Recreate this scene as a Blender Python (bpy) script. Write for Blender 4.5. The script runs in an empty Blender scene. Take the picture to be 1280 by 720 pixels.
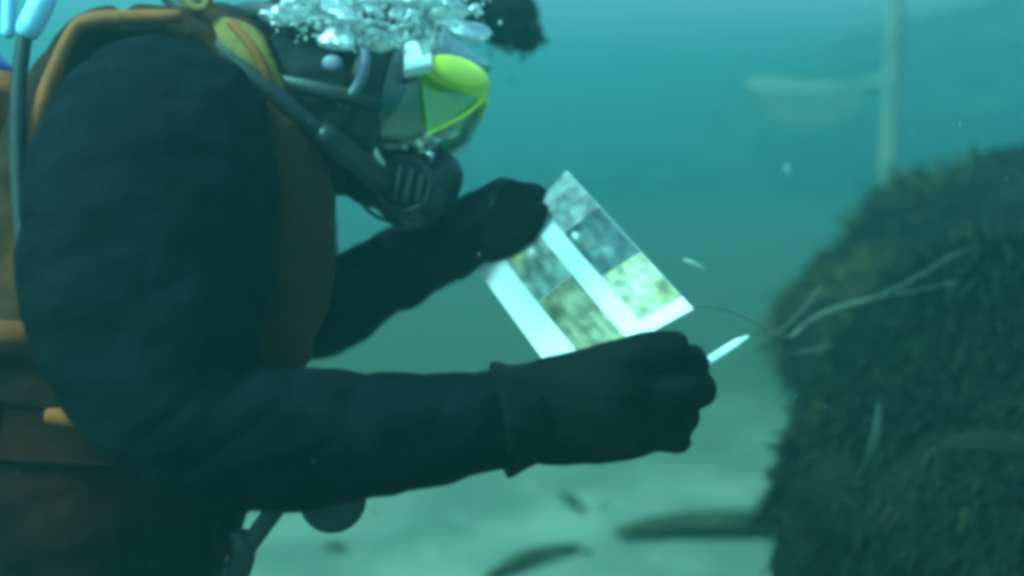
import bpy, bmesh, math, random
from mathutils import Vector, Matrix, noise
R = math.radians
random.seed(7)
S = bpy.context.scene
C = S.collection

# ------------------------------------------------------------------ camera
FPX = 1373.0                                   # focal length in pixels of the 1280 x 720 frame
CAM_H, PITCH = 0.90, R(-8)
cd = bpy.data.cameras.new('camera'); cam_ob = bpy.data.objects.new('camera', cd); C.objects.link(cam_ob)
cam_ob.location = (0, 0, CAM_H); cam_ob.rotation_euler = (R(90) + PITCH, 0, 0)
cd.sensor_width = 36; cd.lens = 36 * FPX / 1280; cd.clip_start = 0.02; cd.clip_end = 500
cd.dof.use_dof = True; cd.dof.focus_distance = 0.98; cd.dof.aperture_fstop = 2.0
S.camera = cam_ob

# ------------------------------------------------------------------ world, sun, exposure
W = bpy.data.worlds.new('World'); S.world = W; W.use_nodes = True
wn, wl = W.node_tree.nodes, W.node_tree.links
sky = wn.new('ShaderNodeTexSky'); sky.sky_type = 'NISHITA'; sky.sun_disc = False
SUN_EL, SUN_AZ = R(51), R(-122)                # azimuth from +Y towards +X
sky.sun_elevation = SUN_EL; sky.sun_rotation = SUN_AZ
tint = wn.new('ShaderNodeMix'); tint.data_type = 'RGBA'; tint.blend_type = 'MULTIPLY'; tint.inputs[0].default_value = 1
tint.inputs[7].default_value = (0.62, 1.0, 0.98, 1)   # daylight filtered by the water column above
wl.new(sky.outputs[0], tint.inputs[6]); wl.new(tint.outputs[2], wn['Background'].inputs[0])
wn['Background'].inputs[1].default_value = 0.15
sd = bpy.data.lights.new('sun', 'SUN'); sd.energy = 3.6; sd.angle = R(14); sd.color = (0.30, 1.0, 0.90)
sun = bpy.data.objects.new('sun', sd); C.objects.link(sun)
sdir = Vector((math.sin(SUN_AZ) * math.cos(SUN_EL), math.cos(SUN_AZ) * math.cos(SUN_EL), math.sin(SUN_EL)))
sun.rotation_euler = sdir.to_track_quat('Z', 'Y').to_euler(); sun.location = sdir * 12
vs = S.view_settings
vs.view_transform = 'Standard'; vs.look = 'None'; vs.gamma = 1; vs.use_curve_mapping = False; vs.exposure = 1.74
S.cycles.use_denoising = True
S.cycles.max_bounces = 8; S.cycles.volume_bounces = 2; S.cycles.transparent_max_bounces = 24
S.cycles.pixel_filter_type = 'BLACKMAN_HARRIS'; S.cycles.filter_width = 4.8

# ------------------------------------------------------------------ helpers
CM = Matrix.Translation((0, 0, CAM_H)) @ Matrix.Rotation(R(90) + PITCH, 4, 'X')
def at(px, py, d):
    """world point seen at photo pixel (px, py), d metres in front of the lens"""
    return CM @ Vector(((px - 640) / FPX * d, (360 - py) / FPX * d, -d))
def ax(x, y, z):
    """direction: x right, y up, z away from the camera"""
    return CM.to_3x3() @ Vector((x, y, -z))

def mat(name, col, rough=0.6, spec=0.4, noise_scale=None, col2=None, bump=0.0, bump_scale=60, metallic=0.0, detail=4):
    m = bpy.data.materials.new(name); m.use_nodes = True
    n, l = m.node_tree.nodes, m.node_tree.links; b = n['Principled BSDF']
    b.inputs['Base Color'].default_value = (*col, 1); b.inputs['Roughness'].default_value = rough
    b.inputs['Specular IOR Level'].default_value = spec; b.inputs['Metallic'].default_value = metallic
    tc = n.new('ShaderNodeTexCoord')
    if noise_scale:
        t = n.new('ShaderNodeTexNoise'); t.inputs['Scale'].default_value = noise_scale; t.inputs['Detail'].default_value = detail
        r = n.new('ShaderNodeValToRGB'); r.color_ramp.elements[0].position = 0.38; r.color_ramp.elements[1].position = 0.66
        r.color_ramp.elements[0].color = (*col, 1); r.color_ramp.elements[1].color = (*(col2 or col), 1)
        l.new(tc.outputs['Object'], t.inputs['Vector']); l.new(t.outputs['Fac'], r.inputs[0]); l.new(r.outputs[0], b.inputs['Base Color'])
    if bump:
        t = n.new('ShaderNodeTexNoise'); t.inputs['Scale'].default_value = bump_scale; t.inputs['Detail'].default_value = 5
        bp = n.new('ShaderNodeBump'); bp.inputs['Strength'].default_value = bump; bp.inputs['Distance'].default_value = 0.01
        l.new(tc.outputs['Object'], t.inputs['Vector']); l.new(t.outputs['Fac'], bp.inputs['Height']); l.new(bp.outputs[0], b.inputs['Normal'])
    return m

M = {}
M['suit'] = mat('suit_fabric', (0.0018, 0.0030, 0.0046), 0.85, 0.05, 22, (0.0045, 0.0062, 0.0092), 0.35, 55)
M['hood'] = mat('hood_neoprene', (0.007, 0.010, 0.012), 0.75, 0.2, 30, (0.012, 0.016, 0.018), 0.2, 80)
M['skin'] = mat('skin', (0.45, 0.27, 0.2), 0.5, 0.4, 40, (0.5, 0.31, 0.24))
M['eye'] = mat('eye_white', (0.75, 0.75, 0.72), 0.2, 0.5)
M['glove'] = mat('glove_neoprene', (0.0025, 0.0036, 0.0038), 0.85, 0.06, 40, (0.005, 0.007, 0.0072), 0.4, 120)
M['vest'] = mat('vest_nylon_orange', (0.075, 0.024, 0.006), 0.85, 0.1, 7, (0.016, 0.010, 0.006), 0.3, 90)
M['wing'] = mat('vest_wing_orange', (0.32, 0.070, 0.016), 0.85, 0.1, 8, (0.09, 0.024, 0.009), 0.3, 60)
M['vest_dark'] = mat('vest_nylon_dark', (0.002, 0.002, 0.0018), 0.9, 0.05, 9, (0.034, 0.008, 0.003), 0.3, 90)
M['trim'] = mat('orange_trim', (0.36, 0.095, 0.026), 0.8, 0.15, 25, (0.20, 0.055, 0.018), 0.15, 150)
M['strap'] = mat('yellow_webbing', (0.26, 0.16, 0.035), 0.8, 0.2, 30, (0.16, 0.085, 0.02), 0.2, 200)
M['rubber'] = mat('black_rubber', (0.012, 0.014, 0.015), 0.45, 0.4, 30, (0.022, 0.025, 0.026), 0.1, 100)
M['hose'] = mat('hose_rubber', (0.018, 0.021, 0.022), 0.6, 0.25, 40, (0.03, 0.033, 0.033), 0.1, 120)
M['steel'] = mat('stainless_steel', (0.62, 0.62, 0.6), 0.25, 0.5, metallic=1.0)
M['tank'] = mat('blue_tank_paint', (0.03, 0.09, 0.42), 0.4, 0.5, 8, (0.02, 0.06, 0.3), 0.05, 60)
M['paleblue'] = mat('pale_blue_plastic', (0.35, 0.66, 0.85), 0.4, 0.5, 20, (0.28, 0.56, 0.78))
M['lavender'] = mat('pale_buckle_and_reflection', (0.20, 0.21, 0.28), 0.5, 0.4, 40, (0.14, 0.15, 0.21))
M['yellow'] = mat('fluorescent_yellow_plastic', (0.95, 0.90, 0.09), 0.4, 0.5, 18, (0.90, 0.84, 0.06))
M['white'] = mat('white_plastic', (0.82, 0.83, 0.82), 0.4, 0.5, 10, (0.76, 0.78, 0.77))
M['card'] = mat('laminated_white_card', (0.84, 0.84, 0.82), 0.35, 0.5, 6, (0.80, 0.79, 0.76))
M['rope'] = mat('pale_cord', (0.55, 0.55, 0.42), 0.8, 0.2, 60, (0.4, 0.42, 0.3), 0.3, 200)
M['line'] = mat('weathered_line', (0.26, 0.27, 0.20), 0.85, 0.15, 60, (0.16, 0.18, 0.13), 0.3, 200)
M['pole'] = mat('pale_painted_pole', (0.21, 0.22, 0.17), 0.8, 0.1, 6, (0.13, 0.15, 0.11), 0.3, 30)
M['kelp'] = mat('kelp_blade', (0.022, 0.026, 0.008), 0.8, 0.15, 14, (0.040, 0.040, 0.012), 0.5, 30)
M['kelp_olive'] = mat('olive_weed', (0.060, 0.046, 0.009), 0.85, 0.1, 5, (0.018, 0.020, 0.006))
M['weed_dark'] = mat('dark_weed', (0.006, 0.008, 0.005), 0.85, 0.1, 9, (0.010, 0.013, 0.006))
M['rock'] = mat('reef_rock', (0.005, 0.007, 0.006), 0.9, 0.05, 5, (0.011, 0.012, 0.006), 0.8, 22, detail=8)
M['reef'] = mat('backdrop_reef_tone', (0.05, 0.06, 0.036), 0.9, 0.1, 2, (0.085, 0.10, 0.06), 0.5, 12)  # only for the added far mounds that darken the distant water
M['weed_brown'] = mat('brown_weed', (0.022, 0.021, 0.007), 0.85, 0.1, 14, (0.012, 0.013, 0.005))
M['pale_frond'] = mat('pale_frond', (0.030, 0.038, 0.030), 0.8, 0.2, 12, (0.02, 0.027, 0.02))
M['fleck'] = mat('pale_fleck', (0.72, 0.74, 0.66), 0.8, 0.2, 30, (0.6, 0.63, 0.55))

def glassy(name, tintcol, refl_rough, lo, hi):
    m = bpy.data.materials.new(name); m.use_nodes = True
    n, l = m.node_tree.nodes, m.node_tree.links
    n.remove(n['Principled BSDF'])
    t = n.new('ShaderNodeBsdfTransparent'); t.inputs[0].default_value = (*tintcol, 1)
    g = n.new('ShaderNodeBsdfGlossy'); g.inputs['Roughness'].default_value = refl_rough; g.inputs[0].default_value = (0.95, 0.95, 0.95, 1)
    w = n.new('ShaderNodeLayerWeight'); w.inputs[0].default_value = 0.45
    mr = n.new('ShaderNodeMapRange'); mr.inputs[3].default_value = lo; mr.inputs[4].default_value = hi
    x = n.new('ShaderNodeMixShader')
    l.new(w.outputs['Facing'], mr.inputs[0]); l.new(mr.outputs[0], x.inputs[0]); l.new(t.outputs[0], x.inputs[1]); l.new(g.outputs[0], x.inputs[2])
    l.new(x.outputs[0], n['Material Output'].inputs[0])
    return m
def frothy(m, k):
    n, l = m.node_tree.nodes, m.node_tree.links
    d = n.new('ShaderNodeBsdfDiffuse'); d.inputs[0].default_value = (.8, .82, .82, 1); t = n.new('ShaderNodeBsdfTranslucent'); t.inputs[0].default_value = (.8, .82, .82, 1)
    a = n.new('ShaderNodeMixShader'); a.inputs[0].default_value = .5; x = n.new('ShaderNodeMixShader'); x.inputs[0].default_value = k
    old = n['Material Output'].inputs[0].links[0].from_socket
    l.new(d.outputs[0], a.inputs[1]); l.new(t.outputs[0], a.inputs[2]); l.new(old, x.inputs[1]); l.new(a.outputs[0], x.inputs[2]); l.new(x.outputs[0], n['Material Output'].inputs[0])
    return m
M['bubble'] = glassy('air_bubble', (0.90, 0.96, 0.96), 0.34, 0.14, 0.85)
frothy(M['bubble'], .06)
M['froth'] = frothy(glassy('bubble_froth', (0.94, 0.98, 0.98), 0.5, 0.05, 0.6), .30)
M['visor'] = glassy('visor_glass', (0.72, 0.80, 0.80), 0.08, 0.10, 0.75)
M['visor_yellow'] = glassy('visor_yellow_tint', (0.66, 0.90, 0.42), 0.1, 0.06, 0.4)
_n, _l = M['visor_yellow'].node_tree.nodes, M['visor_yellow'].node_tree.links
_d = _n.new('ShaderNodeBsdfDiffuse'); _d.inputs[0].default_value = (.35, .62, .05, 1)
_t = _n.new('ShaderNodeBsdfTranslucent'); _t.inputs[0].default_value = (.45, .75, .06, 1)
_a = _n.new('ShaderNodeAddShader'); _m = _n.new('ShaderNodeMixShader'); _m.inputs[0].default_value = .12
_old = _n['Material Output'].inputs[0].links[0].from_socket
_l.new(_d.outputs[0], _a.inputs[0]); _l.new(_t.outputs[0], _a.inputs[1]); _l.new(_old, _m.inputs[1]); _l.new(_a.outputs[0], _m.inputs[2]); _l.new(_m.outputs[0], _n['Material Output'].inputs[0])

def tag(o, label=None, cat=None, group=None, kind=None):
    if label: o['label'] = label
    if cat: o['category'] = cat
    if group: o['group'] = group
    if kind: o['kind'] = kind
    return o
def empty(name, loc):
    o = bpy.data.objects.new(name, None); C.objects.link(o); o.location = loc; o.empty_display_size = 0.05
    return o
def link(name, me, m, parent=None, smooth=True):
    if m is not None and not me.materials: me.materials.append(m)
    if smooth: me.polygons.foreach_set('use_smooth', [True] * len(me.polygons))
    o = bpy.data.objects.new(name, me); C.objects.link(o)
    if parent is not None:
        o.parent = parent; o.matrix_parent_inverse = Matrix.Translation(-parent_world(parent))
    return o
def parent_world(p):
    v = Vector(p.location)
    q = p.parent
    # children of meshes: meshes sit at the origin in world terms, only the root Empty is offset
    return v if q is None else Vector((0, 0, 0))
def mesh_of(bm, name='m'):
    bmesh.ops.recalc_face_normals(bm, faces=bm.faces[:])
    me = bpy.data.meshes.new(name); bm.to_mesh(me); bm.free(); return me

def crom(pts, k):
    """Catmull-Rom through tuples of equal length"""
    out = []
    n = len(pts)
    for i in range(n - 1):
        p0, p1, p2, p3 = pts[max(i - 1, 0)], pts[i], pts[i + 1], pts[min(i + 2, n - 1)]
        for j in range(k):
            t = j / k
            out.append(tuple(0.5 * (2 * b + (c - a) * t + (2 * a - 5 * b + 4 * c - d) * t * t + (3 * b - a - 3 * c + d) * t ** 3)
                             for a, b, c, d in zip(p0, p1, p2, p3)))
    out.append(tuple(pts[-1]))
    return out
def tube(bm, pts, seg=14, k=5, up=None, cap=True, round_cap=True):
    """pts: (Vector, ra[, rb]); ra along the side axis (perpendicular to up), rb along up"""
    rows = [(*p[0], p[1], p[2] if len(p) > 2 else p[1]) for p in pts]
    rows = crom(rows, k) if k > 1 and len(rows) > 1 else rows
    P = [Vector(r[:3]) for r in rows]; ra = [max(r[3], 1e-4) for r in rows]; rb = [max(r[4], 1e-4) for r in rows]
    T = []
    for i in range(len(P)):
        t = P[min(i + 1, len(P) - 1)] - P[max(i - 1, 0)]
        T.append(t.normalized() if t.length > 1e-9 else Vector((0, 0, 1)))
    u = Vector(up) if up is not None else T[0].orthogonal()
    rings = []
    def ring(c, t, a, b, u):
        u = (u - t * u.dot(t)).normalized(); s = t.cross(u)
        return [bm.verts.new(c + s * (a * math.cos(2 * math.pi * q / seg)) + u * (b * math.sin(2 * math.pi * q / seg))) for q in range(seg)], u
    if round_cap:
        for q in (80, 55, 28):
            a = R(q); r, _ = ring(P[0] - T[0] * math.sin(a) * min(ra[0], rb[0]), T[0], ra[0] * math.cos(a), rb[0] * math.cos(a), u); rings.append(r)
    for i in range(len(P)):
        r, un = ring(P[i], T[i], ra[i], rb[i], Vector(up) if up is not None else u); u = un; rings.append(r)
    if round_cap:
        for q in (28, 55, 80):
            a = R(q); r, _ = ring(P[-1] + T[-1] * math.sin(a) * min(ra[-1], rb[-1]), T[-1], ra[-1] * math.cos(a), rb[-1] * math.cos(a), u); rings.append(r)
    for a, b in zip(rings, rings[1:]):
        for q in range(seg):
            bm.faces.new((a[q], a[(q + 1) % seg], b[(q + 1) % seg], b[q]))
    if cap:
        bm.faces.new(rings[0][::-1]); bm.faces.new(rings[-1])
def ball(bm, c, ex, ey, ez, u=20, v=14):
    """ellipsoid with three axis vectors"""
    r = bmesh.ops.create_uvsphere(bm, u_segments=u, v_segments=v, radius=1)
    for w in r['verts']:
        x, y, z = w.co; w.co = c + ex * x + ey * y + ez * z
def block(bm, c, ex, ey, ez, bev=0.0):
    r = bmesh.ops.create_cube(bm, size=2)
    for w in r['verts']:
        x, y, z = w.co; w.co = c + ex * x + ey * y + ez * z
    if bev:
        es = list({e for w in r['verts'] for e in w.link_edges})
        bmesh.ops.bevel(bm, geom=es, offset=bev, segments=3, affect='EDGES', profile=0.5)
def fused(bm, voxel, smooth=6, wrinkle=None, folds=None):
    """one continuous surface out of overlapping closed pieces"""
    me = mesh_of(bm, 'raw'); o = bpy.data.objects.new('raw', me); C.objects.link(o)
    r = o.modifiers.new('r', 'REMESH'); r.mode = 'VOXEL'; r.voxel_size = voxel
    s = o.modifiers.new('s', 'SMOOTH'); s.factor = 0.5; s.iterations = smooth
    dg = bpy.context.evaluated_depsgraph_get(); dg.update()
    out = bpy.data.meshes.new_from_object(o.evaluated_get(dg))
    bpy.data.objects.remove(o); bpy.data.meshes.remove(me)
    if wrinkle:
        out.update(); amp, sc = wrinkle
        nor = [v.normal.copy() for v in out.vertices]
        for v, nn in zip(out.vertices, nor):
            p = v.co
            q = Vector((p.x * sc, p.y * sc, p.z * sc * 1.6))
            w = noise.noise(q) + 0.5 * noise.noise(q * 2.3) - 0.8 * abs(noise.noise(q * 0.9 + Vector((5, 2, 1))))
            if folds:
                for c, t, rad, fa in folds:
                    d = p - c; al = d.dot(t); ds = d.length
                    if ds < rad:
                        k = (1 - ds / rad) ** .7
                        side = (d - t * al)
                        x = al * 62 + 2.2 * noise.noise(side * 16 + c * 9) + 1.2 * noise.noise(p * 9)
                        w += fa * k * (abs(math.sin(x)) ** .7 - .6) * (.45 + .9 * abs(noise.noise(p * 11 + c)))
            v.co = p + nn * (amp * w)
    return out

# ------------------------------------------------------------------ sea floor
def floor_h(x, y):
    r = math.hypot(x, y)
    f = 1 / (1 + (r / 9) ** 2)
    h = 0.035 * noise.noise(Vector((x * 0.9, y * 0.9, 0))) + 0.014 * noise.noise(Vector((x * 3.1, y * 3.1, 3)))
    h += 0.009 * math.sin(7 * y + 2.2 * noise.noise(Vector((x * 1.1, y * 1.1, 9))) * 2 + x * 2.0) * max(0, 0.5 + noise.noise(Vector((x * .6, y * .6, 4))))
    return h * f
bm = bmesh.new()
N = 220
g = [[None] * (N + 1) for _ in range(N + 1)]
for i in range(N + 1):
    for j in range(N + 1):
        a, b = i / N * 2 - 1, j / N * 2 - 1
        x = 60 * a * (0.06 + 0.94 * abs(a) ** 2.2); y = 2.6 + 60 * b * (0.06 + 0.94 * abs(b) ** 2.2)
        g[i][j] = bm.verts.new((x, y, floor_h(x, y)))
for i in range(N):
    for j in range(N):
        bm.faces.new((g[i][j], g[i + 1][j], g[i + 1][j + 1], g[i][j + 1]))
M['sand'] = mat('pale_sand', (0.105, 0.13, 0.098), 0.95, 0.1, 3.2, (0.185, 0.21, 0.155), 0.6, 45, detail=9)
n, l = M['sand'].node_tree.nodes, M['sand'].node_tree.links
geo = n.new('ShaderNodeNewGeometry'); sep = n.new('ShaderNodeSeparateXYZ'); l.new(geo.outputs['Position'], sep.inputs[0])
big = n.new('ShaderNodeTexNoise'); big.inputs['Scale'].default_value = .9; big.inputs['Detail'].default_value = 7; l.new(geo.outputs['Position'], big.inputs['Vector'])
add = n.new('ShaderNodeMath'); add.operation = 'MULTIPLY_ADD'; add.inputs[1].default_value = 2.4; l.new(big.outputs['Fac'], add.inputs[0]); l.new(sep.outputs[1], add.inputs[2])
mr = n.new('ShaderNodeMapRange'); mr.inputs[1].default_value = 3.7; mr.inputs[2].default_value = 5.0; l.new(add.outputs[0], mr.inputs[0])
mx = n.new('ShaderNodeMix'); mx.data_type = 'RGBA'; mx.inputs[7].default_value = (.055, .070, .042, 1)      # floor colour darkens further out, past an uneven edge
l.new(mr.outputs[0], mx.inputs[0]); src = n['Principled BSDF'].inputs['Base Color'].links[0].from_socket
l.new(src, mx.inputs[6]); l.new(mx.outputs[2], n['Principled BSDF'].inputs['Base Color'])
tag(link('sea_floor', mesh_of(bm), M['sand']), kind='structure')

# ------------------------------------------------------------------ diver
diver_loc = at(40, 900, 1.1); diver_loc.z = 0.0
person = empty('person', diver_loc)
tag(person, 'diver in dark suit and hood holding a photo card, leaning in from the left', 'person')

def hand(bm, side):
    if side == 'near':
        tube(bm, [(at(640, 522, .900), .040, .030), (at(700, 512, .900), .047, .032), (at(770, 500, .900), .052, .028), (at(812, 498, .905), .048, .018)],
             up=ax(0, 0, 1), seg=18)
        F = [([(820, 452, .905), (862, 447, .915), (868, 449, .950), (835, 446, .968), (795, 438, .965)], .0140),
             ([(825, 482, .900), (866, 486, .910), (872, 488, .950), (838, 486, .972), (795, 478, .970)], .0142),
             ([(815, 516, .903), (850, 523, .915), (854, 525, .950), (825, 524, .970), (785, 516, .968)], .0134),
             ([(800, 543, .908), (840, 553, .918), (846, 554, .948), (820, 552, .965), (785, 545, .963)], .0122)]
        for ch, r in F:
            tube(bm, [(at(*p), r * (1 - .06 * i)) for i, p in enumerate(ch)], seg=12, k=4)
        tube(bm, [(at(690, 500, .895), .024), (at(745, 462, .892), .019), (at(795, 443, .892), .0165), (at(845, 433, .892), .0145)], seg=12, k=4)
        ball(bm, at(720, 490, .893), ax(.035, .012, 0), ax(-.008, .026, 0), ax(0, 0, .022))
    else:
        tube(bm, [(at(575, 295, 1.175), .036, .028), (at(605, 283, 1.135), .042, .028), (at(640, 270, 1.10), .041, .024)], up=ax(.2, 0, 1), seg=18)
        F = [([(630, 252, 1.10), (660, 246, 1.105), (678, 250, 1.125), (700, 268, 1.135)], .0145),
             ([(635, 268, 1.11), (662, 262, 1.13), (680, 272, 1.14), (698, 292, 1.145)], .0145),
             ([(630, 285, 1.12), (652, 286, 1.145), (668, 298, 1.155), (682, 315, 1.155)], .0140),
             ([(622, 302, 1.13), (638, 308, 1.155), (652, 322, 1.165), (664, 336, 1.165)], .0125)]
        for ch, r in F:
            tube(bm, [(at(*p), r * (1 - .06 * i)) for i, p in enumerate(ch)], seg=12, k=4)
        tube(bm, [(at(605, 300, 1.125), .022), (at(632, 297, 1.100), .018), (at(656, 284, 1.085), .0155), (at(672, 266, 1.078), .0135)], seg=12, k=4)

hd_f = ax(math.cos(R(12)), -math.sin(R(12)), -.05).normalized()
hd_l = ax(0, 0, -1); hd_l = (hd_l - hd_f * hd_l.dot(hd_f)).normalized()
hd_u = hd_l.cross(hd_f) * -1
if hd_u.z < 0: hd_u = -hd_u
HC = at(440, 110, 1.12)
def hp(f, u, l): return HC + hd_f * f + hd_u * u + hd_l * l

bm = bmesh.new()
# trunk: side axis = lateral (depth), up axis = front-back
FB = ax(1, .12, 0)
tube(bm, [(at(40, 900, 1.10), .17, .13), (at(70, 800, 1.10), .165, .125), (at(112, 690, 1.10), .15, .115), (at(165, 520, 1.10), .16, .12),
          (at(212, 340, 1.10), .17, .13), (at(240, 190, 1.10), .165, .115), (at(275, 110, 1.11), .11, .085)], up=FB, seg=26)
tube(bm, [(at(270, 130, 1.11), .085), (at(350, 105, 1.115), .072), (at(420, 110, 1.12), .075)], seg=18)
ball(bm, hp(-.01, .012, 0), hd_f * .108, hd_u * .125, hd_l * .088)
ball(bm, hp(.045, -.055, 0), hd_f * .055, hd_u * .06, hd_l * .06)
ball(bm, hp(.098, -.012, 0), hd_f * .016, hd_u * .022, hd_l * .014, 12, 8)       # nose
# near arm
tube(bm, [(at(250, 170, 1.03), .080), (at(203, 190, .925), .094), (at(192, 270, .885), .100), (at(190, 380, .862), .094), (at(215, 470, .845), .080),
          (at(265, 533, .840), .066), (at(340, 545, .845), .058), (at(430, 541, .858), .0525), (at(520, 537, .875), .0465), (at(600, 528, .892), .0415), (at(655, 520, .90), .036)], seg=24)
hand(bm, 'near')
# far arm
tube(bm, [(at(270, 190, 1.18), .08), (at(325, 195, 1.28), .086), (at(345, 300, 1.34), .074), (at(365, 385, 1.36), .062), (at(410, 385, 1.335), .056),
          (at(460, 358, 1.30), .049), (at(530, 316, 1.24), .044), (at(590, 288, 1.165), .036)], seg=22)
hand(bm, 'far')
# kneeling legs
for s in (-1, 1):
    hip = at(40, 900, 1.10 + s * .09); hip.z = .32
    knee = hip + Vector((.36, s * .05, 0)); knee.z = .085
    ank = hip + Vector((-.07, s * .04, 0)); ank.z = .065
    toe = hip + Vector((-.24, s * .04, 0)); toe.z = .05
    tube(bm, [(hip, .105), (hip.lerp(knee, .5) + Vector((0, 0, .03)), .09), (knee, .07)], seg=18)
    tube(bm, [(knee, .07), (knee.lerp(ank, .45), .065), (ank, .048)], seg=16)
    tube(bm, [(ank, .045, .04), (toe, .05, .03)], seg=14, k=3)
elb, sho = at(265, 533, .84), at(200, 200, .92)
fax, uax = (at(600, 528, .892) - elb).normalized(), (elb - sho).normalized()
body = fused(bm, .0040, 4, (.0055, 14), [(at(300, 520, .82), (fax + uax * .5).normalized(), .16, 1.1), (at(590, 528, .88), fax, .10, .8), (at(450, 535, .85), fax, .12, .6),
                                         (at(230, 330, .85), uax, .20, .8), (at(240, 130, .92), (fax * .5 - uax).normalized(), .13, 1.0), (at(430, 372, 1.31), ax(.8, .5, 0).normalized(), .14, .9)])
body.materials.append(M['suit']); body.materials.append(M['hood']); body.materials.append(M['glove']); body.materials.append(M['skin'])
hinv = Matrix((hd_f, hd_u, hd_l))
gl_n, gl_f = at(650, 520, .9), at(592, 288, 1.16)
dir_n, dir_f = (at(720, 510, .9) - gl_n).normalized(), (at(640, 270, 1.10) - gl_f).normalized()
for p in body.polygons:
    q = hinv @ (p.center - HC)
    if q.length < .19:
        p.material_index = 3 if (q.x > .052 and -.05 < q.y < .062 and abs(q.z) < .06) else 1
    elif ((p.center - gl_n).dot(dir_n) > 0 and (p.center - gl_n).length < .26) or ((p.center - gl_f).dot(dir_f) > 0 and (p.center - gl_f).length < .2):
        p.material_index = 2
link('body', body, None, person)
for s in (-1, 1):
    bm = bmesh.new(); ball(bm, hp(.082, .022, s * .031), hd_f * .013, hd_u * .013, hd_l * .013, 14, 10)
    link('eye', mesh_of(bm), M['eye'], person)
# glove cuffs
def cuff(p0, p1, r0, r1):
    bm = bmesh.new(); rings = []
    t = (p1 - p0).normalized(); u = t.orthogonal().normalized(); s = t.cross(u)
    prof = [(0, r0 * .9), (.06, r0 * 1.03), (.2, r0 * 1.02), (.5, (r0 + r1) / 2), (.8, r1 * 1.01), (1, r1 * .9)]
    for k, r in prof:
        rings.append([bm.verts.new(p0.lerp(p1, k) + (u * math.cos(a) + s * math.sin(a)) * r * (1 + .05 * math.sin(3 * a + 1) + .03 * math.sin(7 * a)))
                      for a in [2 * math.pi * q / 28 for q in range(28)]])
    for a, b in zip(rings, rings[1:]):
        for q in range(28): bm.faces.new((a[q], a[(q + 1) % 28], b[(q + 1) % 28], b[q]))
    bm.faces.new(rings[0]); bm.faces.new(rings[-1])
    return mesh_of(bm)
link('glove_cuff', cuff(at(622, 526, .895), at(676, 518, .90), .0455, .0385), M['glove'], person)
link('glove_cuff', cuff(at(560, 302, 1.20), at(590, 289, 1.16), .044, .038), M['glove'], person)

# ------------------------------------------------------------------ buoyancy vest
vest = empty('buoyancy_vest', at(130, 640, 1.1))
tag(vest, "orange and dark buoyancy vest worn on the diver's torso", 'vest')
bm = bmesh.new()
tube(bm, [(at(165, 500, 1.10), .172, .138), (at(186, 420, 1.10), .182, .142), (at(215, 300, 1.10), .182, .146),
          (at(250, 200, 1.10), .17, .135), (at(262, 140, 1.105), .14, .105)], up=FB, seg=28)
for d in (1.0, 1.21):
    tube(bm, [(at(40, 300, d), .045, .05), (at(60, 160, d), .042, .035), (at(110, 60, d), .04, .026), (at(190, 35, d), .04, .022), (at(270, 60, d), .042, .024),
              (at(332, 130, d), .045, .028), (at(358, 230, d), .055, .040), (at(356, 340, d), .06, .045), (at(334, 430, d), .055, .042)], up=FB, seg=16)
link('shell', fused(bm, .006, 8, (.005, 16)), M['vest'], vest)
bm = bmesh.new()
tube(bm, [(at(20, 160, 1.1), .14, .055), (at(0, 300, 1.1), .17, .07), (at(-40, 480, 1.1), .165, .065), (at(-60, 600, 1.1), .12, .05)], up=FB, seg=22)
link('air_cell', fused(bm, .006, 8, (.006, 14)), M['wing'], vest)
def vpart(name, m, pts, seg=12, k=6, up=None, parent=vest, rc=True):
    bm = bmesh.new(); tube(bm, pts, seg=seg, k=k, up=up, round_cap=rc)
    return link(name, mesh_of(bm), m, parent)
# piping round the near arm opening
vpart('piping', M['trim'], [(at(28, 250, .93), .006), (at(42, 165, .935), .0075), (at(62, 105, .94), .0075), (at(92, 38, .945), .006), (at(120, 25, .945), .0075),
                            (at(165, 22, .945), .0065), (at(222, 20, .945), .0055)])
vpart('shoulder_strap', M['strap'], [(at(268, 38, .975), .016, .006), (at(295, 62, .965), .026, .008), (at(318, 95, .965), .022, .008), (at(345, 140, .975), .015, .006)], up=ax(-.3, .3, -1))
vpart('strap_edge', M['trim'], [(at(288, 28, .962), .0035), (at(312, 55, .955), .004), (at(332, 90, .957), .004), (at(342, 118, .965), .003)])
vpart('loop', M['strap'], [(at(225, -8, .97), .004), (at(240, 8, .965), .004), (at(255, 10, .965), .004), (at(262, -6, .97), .004)])
# lower pocket with flap, tank band, buckle and rings
bm = bmesh.new()
tube(bm, [(at(60, 470, .95), .05, .075), (at(75, 560, .945), .055, .085), (at(80, 660, .95), .055, .085), (at(80, 740, .96), .05, .075)], up=ax(1, .1, 0), seg=22)
pocket = link('pocket', fused(bm, .006, 6, (.005, 18)), M['vest_dark'], vest)
bm = bmesh.new(); block(bm, at(78, 545, .893), ax(.052, -.004, 0), ax(.003, .022, .002), ax(0, 0, .004), .003)
link('flap', mesh_of(bm), M['vest_dark'], pocket)
bm = bmesh.new(); tube(bm, [(at(95, 760, 1.10), .160, .125), (at(112, 690, 1.10), .166, .131), (at(150, 570, 1.10), .176, .139), (at(168, 495, 1.10), .174, .140)], up=FB, seg=28)
link('cummerbund', fused(bm, .006, 8, (.005, 16)), M['vest_dark'], vest)
vpart('waist_band', M['vest_dark'], [(at(-30, 640, .97), .006, .03), (at(90, 668, .93), .006, .03), (at(200, 672, .94), .006, .03), (at(262, 665, 1.02), .006, .03)], up=ax(0, 1, 0))
vpart('hip_pad', M['vest_dark'], [(at(150, 600, 1.0), .07, .055), (at(165, 690, 1.0), .08, .075), (at(160, 780, 1.0), .075, .07)], up=ax(1, .1, 0), seg=20)
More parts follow.
